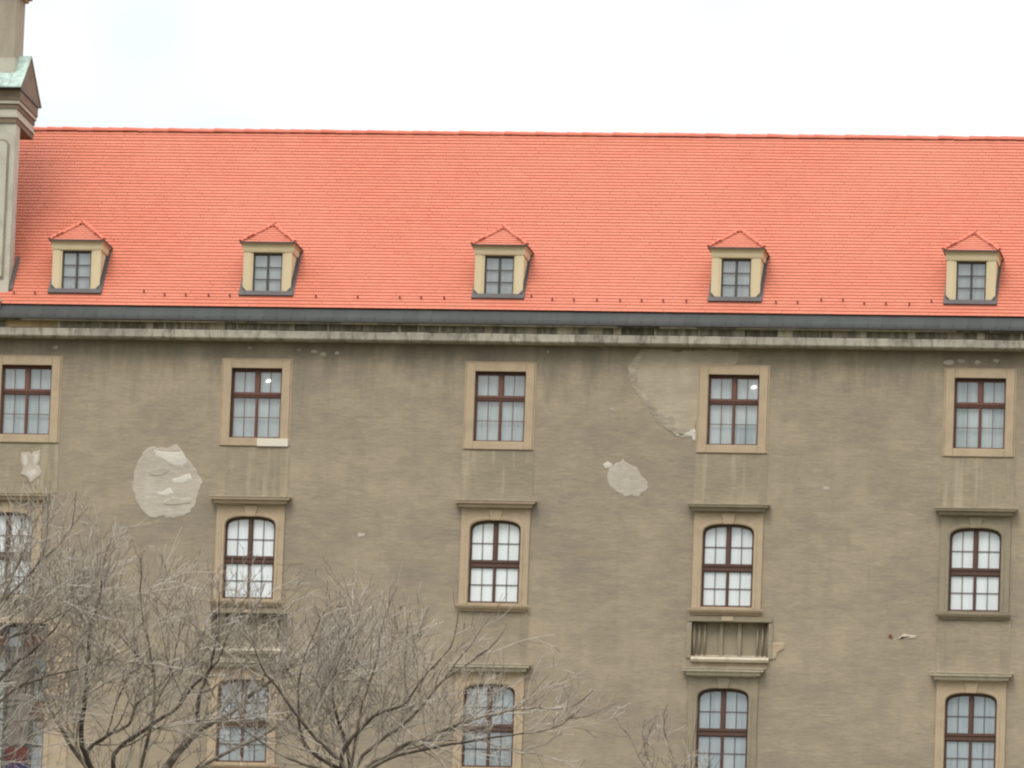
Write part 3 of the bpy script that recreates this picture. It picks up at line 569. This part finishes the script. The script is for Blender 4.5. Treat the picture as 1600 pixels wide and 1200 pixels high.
# ------------------------------------------------------------ dormers
def dormer(dx, first):
    hw, zb, zt = .62, 2.16, 3.62; ow, oz0, oz1 = .385, 2.33, 3.37
    yb = DY0 + (zt + .0 - roof_z(DY0)) / TAN + .05
    mb = MB(); y0 = DY0
    for x0, x1, z0, z1 in ((-hw, -ow, zb, zt - .24), (ow, hw, zb, zt - .24), (-ow, ow, oz1, zt - .24), (-ow, ow, zb, oz0)): mb.box(x0, x1, y0, y0 + .16, z0, z1)
    for sx in (-1, 1):                                             # cheeks: triangles down to the roof
        xa, xb = sx * hw, sx * (hw - .08)
        tri = [(y0 + .16, zb), (y0 + .16, zt), (yb + .1, zt)]
        vs = [(xa, y, z) for y, z in tri] + [(xb, y, z) for y, z in tri]
        mb.add(vs, [(0, 1, 2), (5, 4, 3), (0, 3, 4, 1), (1, 4, 5, 2), (2, 5, 3, 0)])
    d = fixnormals(mb.build('dormer', M['dormer'], roof, (dx, 0, 0)))
    # plain moulded band under the eave, running back along both cheeks
    fr = MB(); pr = [(0, -.24), (.03, -.235), (.045, -.17), (.045, -.06), (.085, -.03), (.09, -.003)]
    for (o0, z0), (o1, z1) in zip(pr, pr[1:]):
        A = [(-hw - o0, yb, zt + z0), (-hw - o0, y0 - o0, zt + z0), (hw + o0, y0 - o0, zt + z0), (hw + o0, yb, zt + z0)]
        B = [(-hw - o1, yb, zt + z1), (-hw - o1, y0 - o1, zt + z1), (hw + o1, y0 - o1, zt + z1), (hw + o1, yb, zt + z1)]
        fr.add(A + B, [(i, i+1, 4+i+1, 4+i) for i in range(3)])
    fr.box(-hw, hw, y0 + .002, yb, zt - .238, zt - .02)
    fixnormals(fr.build('frieze', M['dormer'], d))
    sides = MB()
    for sx in (-1, 1): sides.box(min(sx*.45, sx*.64), max(sx*.45, sx*.64), y0 - .018, y0 + .02, oz0 - .02, zt - .242)
    sides.build('pilasters', M['dormer'], d) if False else None
    for sx in (-1, 1): MB().box(min(sx*.44, sx*.635), max(sx*.44, sx*.635), y0 - .018, y0 + .02, oz0 - .02, zt - .242).build('pilaster', M['dormer'], d)
    # hipped roof: eave, apex, ridge running back into the main roof
    ov = .10; ze = zt + .012; EFL = Vector((-hw - ov, y0 - ov - .02, ze)); EFR = Vector((hw + ov, y0 - ov - .02, ze))
    hA = .60; A = Vector((0.0, y0 - ov + .80, ze + hA)); ry = lambda z: EY + (z - EZ) / TAN
    Bk = Vector((0.0, ry(ze + hA) + .03, ze + hA)); SBL = Vector((-hw - ov, ry(ze) + .03, ze)); SBR = Vector((hw + ov, ry(ze) + .03, ze))
    dk = MB(); dn = Vector((0, 0, -.028))
    dk.add([EFL, EFR, A, SBL, Bk, SBR], [(0, 1, 2), (0, 2, 4, 3), (1, 5, 4, 2), (0, 3, 5, 1)])
    fixnormals(dk.build('dormer_roof', M['deck'], d))
    ti = MB()
    def face(P0, P1, inside, apexdir):
        U = (P1 - P0); Lw = U.length; U.normalize(); N = U.cross(apexdir - P0).normalized(); 
        if N.z < 0: N = -N
        V = N.cross(U).normalized()
        if V.z < 0: V = -V
        h = (apexdir - P0).dot(V)
        tiles(ti, P0 - V * .02, U, V, N, int(Lw / .16) + 1, int(h / .125) + 1, .16, .125, lambda u, v: inside(u, v, Lw, h), .008, 0.0, .004)
    face(EFL, EFR, lambda u, v, Lw, h: abs(u - Lw/2) < (Lw/2) * (1 - v/h) + .03, A)
    dA = (A - EFR).y; dB = (Bk - EFR).y; Ls = (SBR - EFR).length
    face(EFR, SBR, lambda u, v, Lw, h: v < h and dA * v/h - .04 < u < Ls + (dB - Ls) * v/h + .05, A)
    face(EFL, SBL, lambda u, v, Lw, h: v < h and dA * v/h - .04 < u < Ls + (dB - Ls) * v/h + .05, A)
    o = ti.build('dormer_tiles', M['tile'], d); o['kind'] = 'stuff'
    for P in (EFL, EFR):
        dv = (A - P); n = 4
        for k in range(n):
            a = P + dv * (k / n); b = P + dv * ((k + 1.15) / n)
            t = (b - a); mt = half_tile(t.length, .062, .055, 5).mesh('hip_tile', M['ridge']); o = link('hip_tile', mt, d, a + Vector((0, 0, .008)))
            o.rotation_euler = t.to_track_quat('X', 'Z').to_euler()
    t = Bk - A; o = link('hip_tile', half_tile(t.length + .05, .062, .058, 5).mesh('hip_tile', M['ridge']), d, A + Vector((0, 0, .005))); o.rotation_euler = t.to_track_quat('X', 'Z').to_euler()
    # lead edge round the eave
    le = MB(); e0 = .018
    le.box(EFL.x - e0, EFR.x + e0, EFL.y - e0, EFL.y + .03, ze - .03, ze + .012)
    for sx in (-1, 1): xx = sx * (hw + ov); le.box(min(xx, xx + sx*e0), max(xx, xx + sx*e0) , EFL.y + .031, SBR.y + .02, ze - .03, ze + .012)
    le.build('eave_edge', M['lead'], d)
    # flashings up both cheeks and across the foot
    fl = MB(); wd = random.uniform(.065, .095)
    for sx in (-1, 1):
        P = [(DY0 - .02, 0), (SBR.y + .02, 0)]; q = []
        for y in (DY0 - .06, SBR.y):
            for xx in (sx * (hw + .004), sx * (hw + wd)): q.append(Vector((xx, y, roof_z(y))) + Ns * .062)
        lowr = [v - Ns * .05 for v in q]
        fl.add(q + lowr, [(0, 1, 3, 2), (0, 4, 5, 1), (1, 5, 7, 3), (0, 2, 6, 4)])
        c0 = [(sx*(hw + .003), DY0 + .01, roof_z(DY0 + .01)), (sx*(hw + .003), SBR.y, roof_z(SBR.y)), (sx*(hw + .003), SBR.y - .10, roof_z(SBR.y)), (sx*(hw + .003), DY0 + .01, roof_z(DY0) + .26)]
        fl.add([(x_, y_, z_) for x_, y_, z_ in c0] + [(x_ + sx*.012, y_, z_) for x_, y_, z_ in c0], [(4, 5, 6, 7), (7, 6, 2, 3), (4, 7, 3, 0)])
        # raised triangle of lead on the front corner
        fl.slab([(sx*.45, oz0 - .06), (sx*(hw + .012), oz0 - .06), (sx*(hw + .012), oz0 + .14)], y0 - .034, y0 + .0)
    q = [Vector((sx * (hw + wd), y, 0)) for y in (DY0 - .075, DY0 + .03) for sx in (-1, 1)]
    q = [Vector((v.x, v.y, roof_z(v.y))) + Ns * .072 for v in q]; lowr = [v - Ns * .05 for v in q]
    fl.add(q + lowr, [(0, 1, 3, 2), (0, 4, 5, 1), (1, 5, 7, 3), (2, 6, 4, 0)])
    fl.box(-hw + .05, hw - .05, y0 - .05, y0 + .03, oz0 - .055, oz0 - .012)
    fixnormals(fl.build('flashing', M['lead'], d))
    # window, six panes, blind (all sub-parts sit on the dormer)
    f = MB(); y = y0 + .085; r = .04
    f.box(-ow, -ow + r, y, y + .05, oz0, oz1); f.box(ow - r, ow, y, y + .05, oz0, oz1); f.box(-ow + r, ow - r, y, y + .05, oz0, oz0 + r); f.box(-ow + r, ow - r, y, y + .05, oz1 - r - .02, oz1)
    f.box(-.028, .028, y - .008, y + .045, oz0 + r, oz1 - r - .02)
    H = (oz1 - oz0 - 2*r - .02) / 3
    for k in (1, 2):
        for xa, xb in ((-ow + r, -.029), (.029, ow - r)): f.box(xa, xb, y + .006, y + .04, oz0 + r + H*k - .011, oz0 + r + H*k + .011)
    return d, f, (ow, oz0, oz1, r, H, y)
def dormer_window(d, f, par):
    ow, oz0, oz1, r, H, y = par
    f.build('window_frame', M['wood_grey'], d)
    for k in range(3):
        for xa in (-ow + r, .028):
            o = link('pane', shared(('dp',), lambda: pane_mb(ow - r - .028, H), 'pane', M['glass']), d, (xa, y + .025, oz0 + r + H*k)); o.rotation_euler = (R(random.uniform(-.4, .4)), 0, R(random.uniform(-.5, .5)))
    link('blind', shared('db', lambda: MB().box(-ow, ow, y + .058, y + .066, oz0, oz1), 'blind', M['blind_dark']), d)
for i, dx in enumerate(DX):
    dormer_window(*dormer(dx, i == 0))

# ------------------------------------------------------------ lamps seen through two upper windows
for x, z, lab in ((-6.40, 0.03, 'lit white lamp behind the upper window whose sill has a bright new piece'), (6.245, 0.04, 'lit white lamp behind the upper window beside the bare tan plaster')):
    lp = bpy.data.objects.new('pendant_lamp', None); COL.objects.link(lp); lp.location = (x, .232, z); tag(lp, lab, 'lamp', 'lamps glowing behind the upper windows')
    n = 12; vs = []; fs = []
    for zz, r in ((-.028, .03), (-.016, .062), (.0, .075), (.02, .05), (.032, .012)): vs += [(r*math.cos(2*math.pi*k/n), r*math.sin(2*math.pi*k/n)*.5, zz) for k in range(n)]
    fs = [(j*n+k, j*n+(k+1) % n, (j+1)*n+(k+1) % n, (j+1)*n+k) for j in range(4) for k in range(n)] + [tuple(range(n))[::-1], tuple(range(4*n, 5*n))]
    o = MB().add(vs, fs, True).build('lamp_shade', M['glow'], lp); o.rotation_euler = (0, R(-14), 0)
    MB().tube([(0, 0, .03), (0, 0, .28)], [.004, .004], 5).build('cord', M['white'], lp)

# ------------------------------------------------------------ baroque gable at the left edge
g = bpy.data.objects.new('stone_gable', None); COL.objects.link(g); g.location = (-15.6, 0, 1.5)
tag(g, 'pale stone gable with green copper cap and stone pier cut by the left edge', 'building')
def gp(mb, name, mat, par=g): 
    mb.v = [(x + 15.6, y, z - 1.5) if par is g else (x + 15.6, y, z - 1.5) for x, y, z in mb.v]; return fixnormals(mb.build(name, mat, par))
XG = -13.33; XG0 = -18.0
body = MB().box(XG0, XG, 0.0, .62, 1.9, 6.72); body = gp(body, 'gable_wall', M['gable'])
gp(MB().box(XG0 + .4, XG - .55, .62, 2.2, 3.0, 6.72), 'back_wall', M['gable'])
# raised panel with rounded upper corner, and edge fillets
def panel(x0, x1, z0, z1, r, y0, y1):
    p = [(x0, z0), (x1, z0)] + [(x1 - r + r*math.cos(t), z1 - r + r*math.sin(t)) for t in np.linspace(0, math.pi/2, 7)] + [(x0 + r - r*math.sin(t), z1 - r + r*math.cos(t)) for t in np.linspace(0, math.pi/2, 7)]
    return MB().slab(p, y0, y1)
gp(panel(XG0 + .14, XG - .14, 2.6, 6.28, .16, -.035, .01), 'panel_frame', M['stone_grey'])
gp(panel(XG0 + .19, XG - .19, 2.65, 6.23, .13, -.06, .01), 'panel', M['gable'])
gp(MB().box(XG0, -13.47, -.5, -.02, 1.5, 1.93).box(XG0, -13.44, -.53, 0.0, 1.93, 2.01), 'pedestal', M['sill_new'])
gp(MB().box(XG0, XG + .02, -.02, .60, 2.0, 2.08), 'base_band', M['gable_dark'])
# lead soaker on the roof beside the wall
q = [Vector((x, y, roof_z(y))) + Ns * .06 for y, x in ((.05, XG + .02), (.05, XG + .10), (.9, XG + .10), (.9, XG + .02))]
gp(MB().add(q + [v - Ns*.06 for v in q], [(0,1,2,3),(0,4,5,1),(1,5,6,2)]), 'flashing', M['lead'])
# entablature stepping out, wrapping the corner and running 2.6 m back
def course(z0, z1, o, mat, name):
    gp(MB().box(XG0 - o, XG + o, -.02 - o, 2.35, z0, z1), name, mat)
for nm, z0, z1, o, mt in (('architrave', 6.72, 6.86, .02, 'gable_dark'), ('fillet', 6.862, 6.93, .05, 'gable'), ('frieze', 6.932, 7.10, .01, 'gable'), ('bed_moulding', 7.102, 7.22, .04, 'gable_dark'), ('moulding', 7.222, 7.32, .08, 'gable'), ('cornice', 7.322, 7.57, .11, 'gable_dark'), ('drip_edge', 7.572, 7.63, .14, 'lead')):
    course(z0, z1, o, M[mt], nm)
ox = XG + .13; yf, yr, ybk = -.27, .95, 2.5
ga = MB().add([(ox, yf, 7.633), (ox, yr, 8.64), (ox, ybk, 7.633), (XG0, yf, 7.633), (XG0, yr, 8.64), (XG0, ybk, 7.633)], [(0,1,2),(5,4,3),(0,2,5,3),(0,3,4,1),(1,4,5,2)]); gp(ga, 'cap_wall', M['gable_dark'])
cp = MB(); t = .035
for (ya, za), (yb_, zb_) in (((yf - .06, 7.61), (yr, 8.665)), ((ybk + .06, 7.61), (yr, 8.665))):
    xe = ox + .03
    cp.add([(XG0, ya, za), (xe, ya, za), (xe, yb_, zb_), (XG0, yb_, zb_), (XG0, ya, za + t), (xe, ya, za + t), (xe, yb_, zb_ + t), (XG0, yb_, zb_ + t)], [(4,5,6,7),(0,3,2,1),(0,1,5,4),(1,2,6,5),(2,3,7,6),(3,0,4,7)])
cr_ = gp(cp, 'copper_roof', M['copper'])
k = XG0 + .3
while k < ox:
    s_ = MB(); s_.add([(k, yf - .05, 7.62 + t), (k + .025, yf - .05, 7.62 + t), (k + .025, yr, 8.667 + t), (k, yr, 8.667 + t), (k, yf - .05, 7.65 + t), (k + .025, yf - .05, 7.65 + t), (k + .025, yr, 8.697 + t), (k, yr, 8.697 + t)], [(4,5,6,7),(0,1,5,4),(1,2,6,5),(3,0,4,7)])
    s_.v = [(x + 15.6, y, z - 1.5) for x, y, z in s_.v]; fixnormals(s_.build('seam', M['copper'], cr_)); k += .52
gp(MB().box(XG0 + 2.0, -13.50, .25, 1.4, 7.9, 10.2), 'pier', M['pier'])
gp(MB().box(XG0 + 1.92, -13.42, .17, 1.48, 10.202, 10.28).box(XG0 + 1.85, -13.34, .10, 1.55, 10.282, 10.4), 'pier_cap', M['stone'])
gp(MB().box(XG0 + 1.98, -13.47, .22, 1.43, 7.9, 8.50), 'pier_base', M['gable'])

# ------------------------------------------------------------ bare trees
rnd = random.Random(21)
def smooth(pts, n=4):
    pts = [Vector(p) for p in pts]; out = []
    for i in range(len(pts) - 1):
        p0, p1, p2, p3 = pts[max(i-1, 0)], pts[i], pts[i+1], pts[min(i+2, len(pts)-1)]
        for k in range(n):
            t = k / n; out.append(0.5 * ((2*p1) + (p2 - p0)*t + (2*p0 - 5*p1 + 4*p2 - p3)*t*t + (3*p1 - p0 - 3*p2 + p3)*t**3))
    return out + [pts[-1]]
def rv():
    while True:
        v = Vector((rnd.uniform(-1, 1), rnd.uniform(-1, 1), rnd.uniform(-1, 1)))
        if .1 < v.length < 1: return v.normalized()
ENV = [(-14.0, -5.6), (-10.8, -5.3), (-9.2, -5.2), (-6.9, -5.55), (-5.6, -6.15), (-3.8, -6.75), (-2.0, -6.45), (-0.2, -6.9), (1.7, -7.7), (2.9, -8.65), (4.0, -9.4), (4.8, -10.2), (6.2, -10.0), (6.9, -10.8), (7.6, -11.9), (9.0, -13.0)]
def crown_top(x):                                        # height the crowns reach along the row of trees
    for (a, za), (b, zb) in zip(ENV, ENV[1:]):
        if a <= x <= b: return za + (zb - za) * (x - a) / (b - a)
    return -13.0
def shoot(mb, p, d, L, r, lvl, upb):
    lim = crown_top(p.x) + .15 - abs(rnd.gauss(0, .8))
    zc = d.normalized().z + .12
    if p.z + zc * L > lim and zc > 0: L = (lim - p.z) / zc
    if L < (.22 if lvl < 3 else .1): return
    n = 5 if lvl < 3 else 3; pts = [p.copy()]; d = d.normalized(); st = L / n
    for k in range(n):
        d = (d + rv() * (.2 if lvl < 3 else .16) + Vector((0.02, 0, upb))).normalized(); pts.append(pts[-1] + d * st)
    rad = [max(.0062, r * (1 - .72 * k / n)) for k in range(n + 1)]
    mb.tube(pts, rad, 4 if lvl == 1 else 3, False)
    if lvl < 3:
        m = max(3, int(L * (3.8 if lvl == 1 else 4.2)))
        for k in range(m):
            f = .18 + .82 * (k + rnd.random()) / m; i = min(int(f * n), n - 1); q = pts[i].lerp(pts[i+1], f * n - i)
            t = (pts[i+1] - pts[i]).normalized(); s = (rv() - t * .2); s = (s - t * s.dot(t)).normalized()
            ang = rnd.uniform(.35, 1.15); nd = t * math.cos(ang) + s * math.sin(ang); nd.z += .14
            shoot(mb, q, nd, L * rnd.uniform(.32, .66) * (1.15 - .5 * f), max(.0068, r * (.52 if lvl == 1 else .7)), lvl + 1, upb * .9)
def tree(name, label, y0, fork, base, limbs, r_trunk, r_limb, L1=1.5, dens=4.2, group=None, seed=1):
    rnd.seed(seed)
    t = bpy.data.objects.new(name, None); COL.objects.link(t); gl = GZ if y0 > -30 else gz(0, y0); t.location = (base, y0, gl)
    tag(t, label, 'tree', group); off = Vector((base, y0, gl))
    def put(mb, nm, mat, par):
        mb.v = [(v[0] - off.x, v[1] - off.y, v[2] - off.z) for v in mb.v]; return mb.build(nm, mat, par)
    F = Vector((fork[0], y0, fork[1]))
    tp = smooth([(base, y0, gl - .1), (base + .05, y0 + .1, gl + .7), ((base*.6 + F.x*.4), y0 - .05, gl + (F.z - gl)*.6), F + Vector((0, 0, .05))], 4)
    m_ = len(tp); put(MB().tube(tp, [r_trunk * (1.5 if k == 0 else 1.15 - .25 * k / m_) for k in range(m_)], 12), 'trunk', M['bark'], t)
    for li, l in enumerate(limbs):
        dy = rnd.choice((-1, 1)) * rnd.uniform(.15, .5) if li % 3 else rnd.uniform(-.1, .1)
        P = [Vector((x, y0 + dy * max(0, z - F.z) * .6, z)) for x, z in l]
        root = P[0] if (P[0] - F).length < .3 else None
        if l[0][1] - F.z > .9 and li in BRANCH_ON.get(name + str(seed), ()): pass
        else: P = [F.copy()] + [q for q in P if (q - F).length > .15]
        P = smooth(P, 4); n = len(P); P = [p + rv() * .018 if 0 < k else p for k, p in enumerate(P)]
        Lt = sum((P[k+1] - P[k]).length for k in range(n - 1)); r0 = r_limb * rnd.uniform(.8, 1.15) * min(1.15, .45 + Lt / 7) * (1.5 if (r_limb == .066 and li == 1) else 1)
        rad = [max(.008, r0 * (1 - .86 * (k / (n - 1)) ** .8)) for k in range(n)]
        lim = put(MB().tube(P, rad, 8), 'limb', M['bark'], t)
        tw = MB(); acc = 0; nb = max(4, int(Lt * dens))
        for k in range(nb):
            f = .16 + .84 * (k + rnd.random()) / nb; i = min(int(f * (n - 1)), n - 2); q = P[i]; tt = (P[i+1] - P[i]).normalized()
            s = rv(); s = (s - tt * s.dot(tt)).normalized(); ang = rnd.uniform(.35, 1.25)
            d = tt * math.cos(ang) + s * math.sin(ang); d.z += .26; d.x += .08
            shoot(tw, q, d, L1 * rnd.choice((.5, .8, 1.1, 1.5, 1.8)) * (1.05 - .45 * f), min(.021, max(.012, rad[i] * .5)), 1, .06)
        shoot(tw, P[-1], (P[-1] - P[-2]), L1 * .7, rad[-1], 1, .05)
        o = put(tw, 'twigs', M['twig'], lim); o['kind'] = 'stuff'
    return t
BRANCH_ON = {'bare_tree3': (2,)}
G = 'leafless trees in front of the palace'
T1 = [[(-7.2,-11.86),(-7.06,-11.44),(-6.36,-10.92),(-5.7,-10.44),(-5.4,-10.02),(-4.96,-9.55),(-4.72,-9.28),(-4.58,-8.87),(-4.3,-8.19),(-3.99,-7.93)],
 [(-5.86,-11.68),(-5.57,-11.26),(-5.17,-10.83),(-4.56,-10.47),(-4.0,-9.95),(-3.4,-9.47),(-3.16,-9.25),(-2.76,-8.89)],
 [(-5.12,-10.83),(-5.11,-10.32),(-4.93,-9.75),(-4.81,-9.39),(-4.64,-8.53),(-4.64,-7.68)],
 [(-7.83,-11.72),(-7.38,-11.14),(-6.88,-10.87),(-6.67,-10.35),(-5.99,-9.72),(-5.83,-9.25),(-5.67,-8.16)],
 [(-7.9,-11.46),(-7.85,-10.27),(-7.78,-9.33),(-7.76,-8.62),(-7.52,-7.99),(-7.44,-7.11),(-7.23,-6.48)],
 [(-7.49,-12.38),(-8.27,-11.31),(-8.86,-10.24),(-9.15,-9.16),(-9.12,-8.07)],
 [(-6.3,-12.7),(-4.9,-11.7),(-3.4,-10.9),(-2.3,-9.8),(-1.7,-8.8)],
 [(-6.79,-12.91),(-6.25,-11.12),(-6.15,-9.72),(-6.45,-8.18),(-6.43,-6.93)]]
T2 = [[(-1.48,-11.82),(-1.41,-11.41),(-1.03,-10.94),(-0.64,-10.6),(-0.04,-10.38),(0.15,-10.1),(0.52,-9.58),(1.05,-8.95),(1.23,-8.02)],
 [(-0.93,-11.87),(-0.08,-11.32),(0.45,-11.11),(1.79,-10.55),(2.85,-10.33),(3.79,-10.31),(4.4,-9.85)],
 [(-1.48,-11.82),(-2.25,-11.09),(-3.03,-10.1),(-3.39,-9.63),(-3.68,-8.88)],
 [(-1.26,-12.14),(-1.13,-10.68),(-0.8,-9.45),(-0.61,-8.21),(-0.34,-7.5)],
 [(-1.41,-11.41),(-1.85,-10.23),(-1.81,-9.16),(-1.55,-8.07),(-1.73,-7.5)],
 [(-1.01,-11.6),(0.1,-10.66),(0.83,-9.72),(1.87,-8.9),(2.3,-8.3)],
 [(-1.31,-12.07),(-2.34,-11.47),(-2.61,-10.56),(-2.57,-9.48),(-2.16,-8.24)],
 [(-1.7,-12.1),(-3.2,-11.5),(-4.5,-10.5),(-5.2,-9.3)],
 [(-0.48,-11.74),(1.05,-11.33),(2.57,-11.07),(3.6,-10.89),(4.2,-10.45)]]
T0 = [[(-10.61,-12.03),(-9.49,-9.46),(-9.0,-9.05),(-7.99,-8.51),(-7.34,-8.04)],
 [(-10.61,-12.03),(-9.47,-9.98),(-8.87,-9.45),(-8.24,-8.67),(-7.87,-7.7)],
 [(-10.75,-12.19),(-9.44,-10.53),(-8.69,-10.12),(-8.28,-9.96),(-7.27,-9.68),(-6.41,-9.2)],
 [(-10.59,-12.49),(-9.37,-12.06),(-8.87,-11.8),(-8.48,-11.38),(-8.18,-11.07),(-7.43,-10.52)],
 [(-10.91,-12.19),(-10.08,-10.19),(-9.38,-8.49),(-8.82,-7.25),(-8.54,-6.6)],
 [(-10.91,-12.19),(-10.86,-10.05),(-10.16,-8.35),(-9.58,-7.42),(-9.17,-6.6)],
 [(-11.06,-12.2),(-11.93,-10.22),(-12.17,-8.54)],
 [(-10.76,-12.04),(-9.81,-9.26),(-8.64,-7.71),(-7.9,-7.0),(-7.63,-6.5)]]
T3 = [[(6.61,-12.9),(6.62,-11.67),(6.69,-10.74),(6.77,-9.9)],[(6.53,-12.74),(6.18,-11.37),(5.99,-10.45),(6.06,-10.0)],
 [(6.45,-12.75),(5.56,-11.53),(5.15,-10.77),(4.75,-10.3)],[(6.68,-12.74),(6.95,-11.7),(7.23,-11.2)],[(6.53,-12.82),(5.8,-11.68),(5.51,-10.9),(5.55,-10.4)]]
tree('bare_tree', 'bare tree at the left edge with long pale limbs reaching in over the coloured window', -18, (-10.8, -12.9), -11.0, T0, .26, .052, 2.0, 2.6, G, 2)
tree('bare_tree', 'bare tree with thick dark forked limbs in front of the second window axis', -15, (-6.9, -13.2), -6.8, T1, .24, .066, 2.1, 2.4, G, 3)
tree('bare_tree', 'broad bare tree with spreading crown in front of the third window axis', -16, (-1.26, -12.5), -1.2, T2, .23, .056, 1.9, 2.8, G, 4)
tree('bare_tree', 'slender bare tree with upright twigs left of the lower window of the fourth axis', -14, (6.55, -13.2), 6.6, T3, .12, .02, 1.1, 4.5, G, 5)
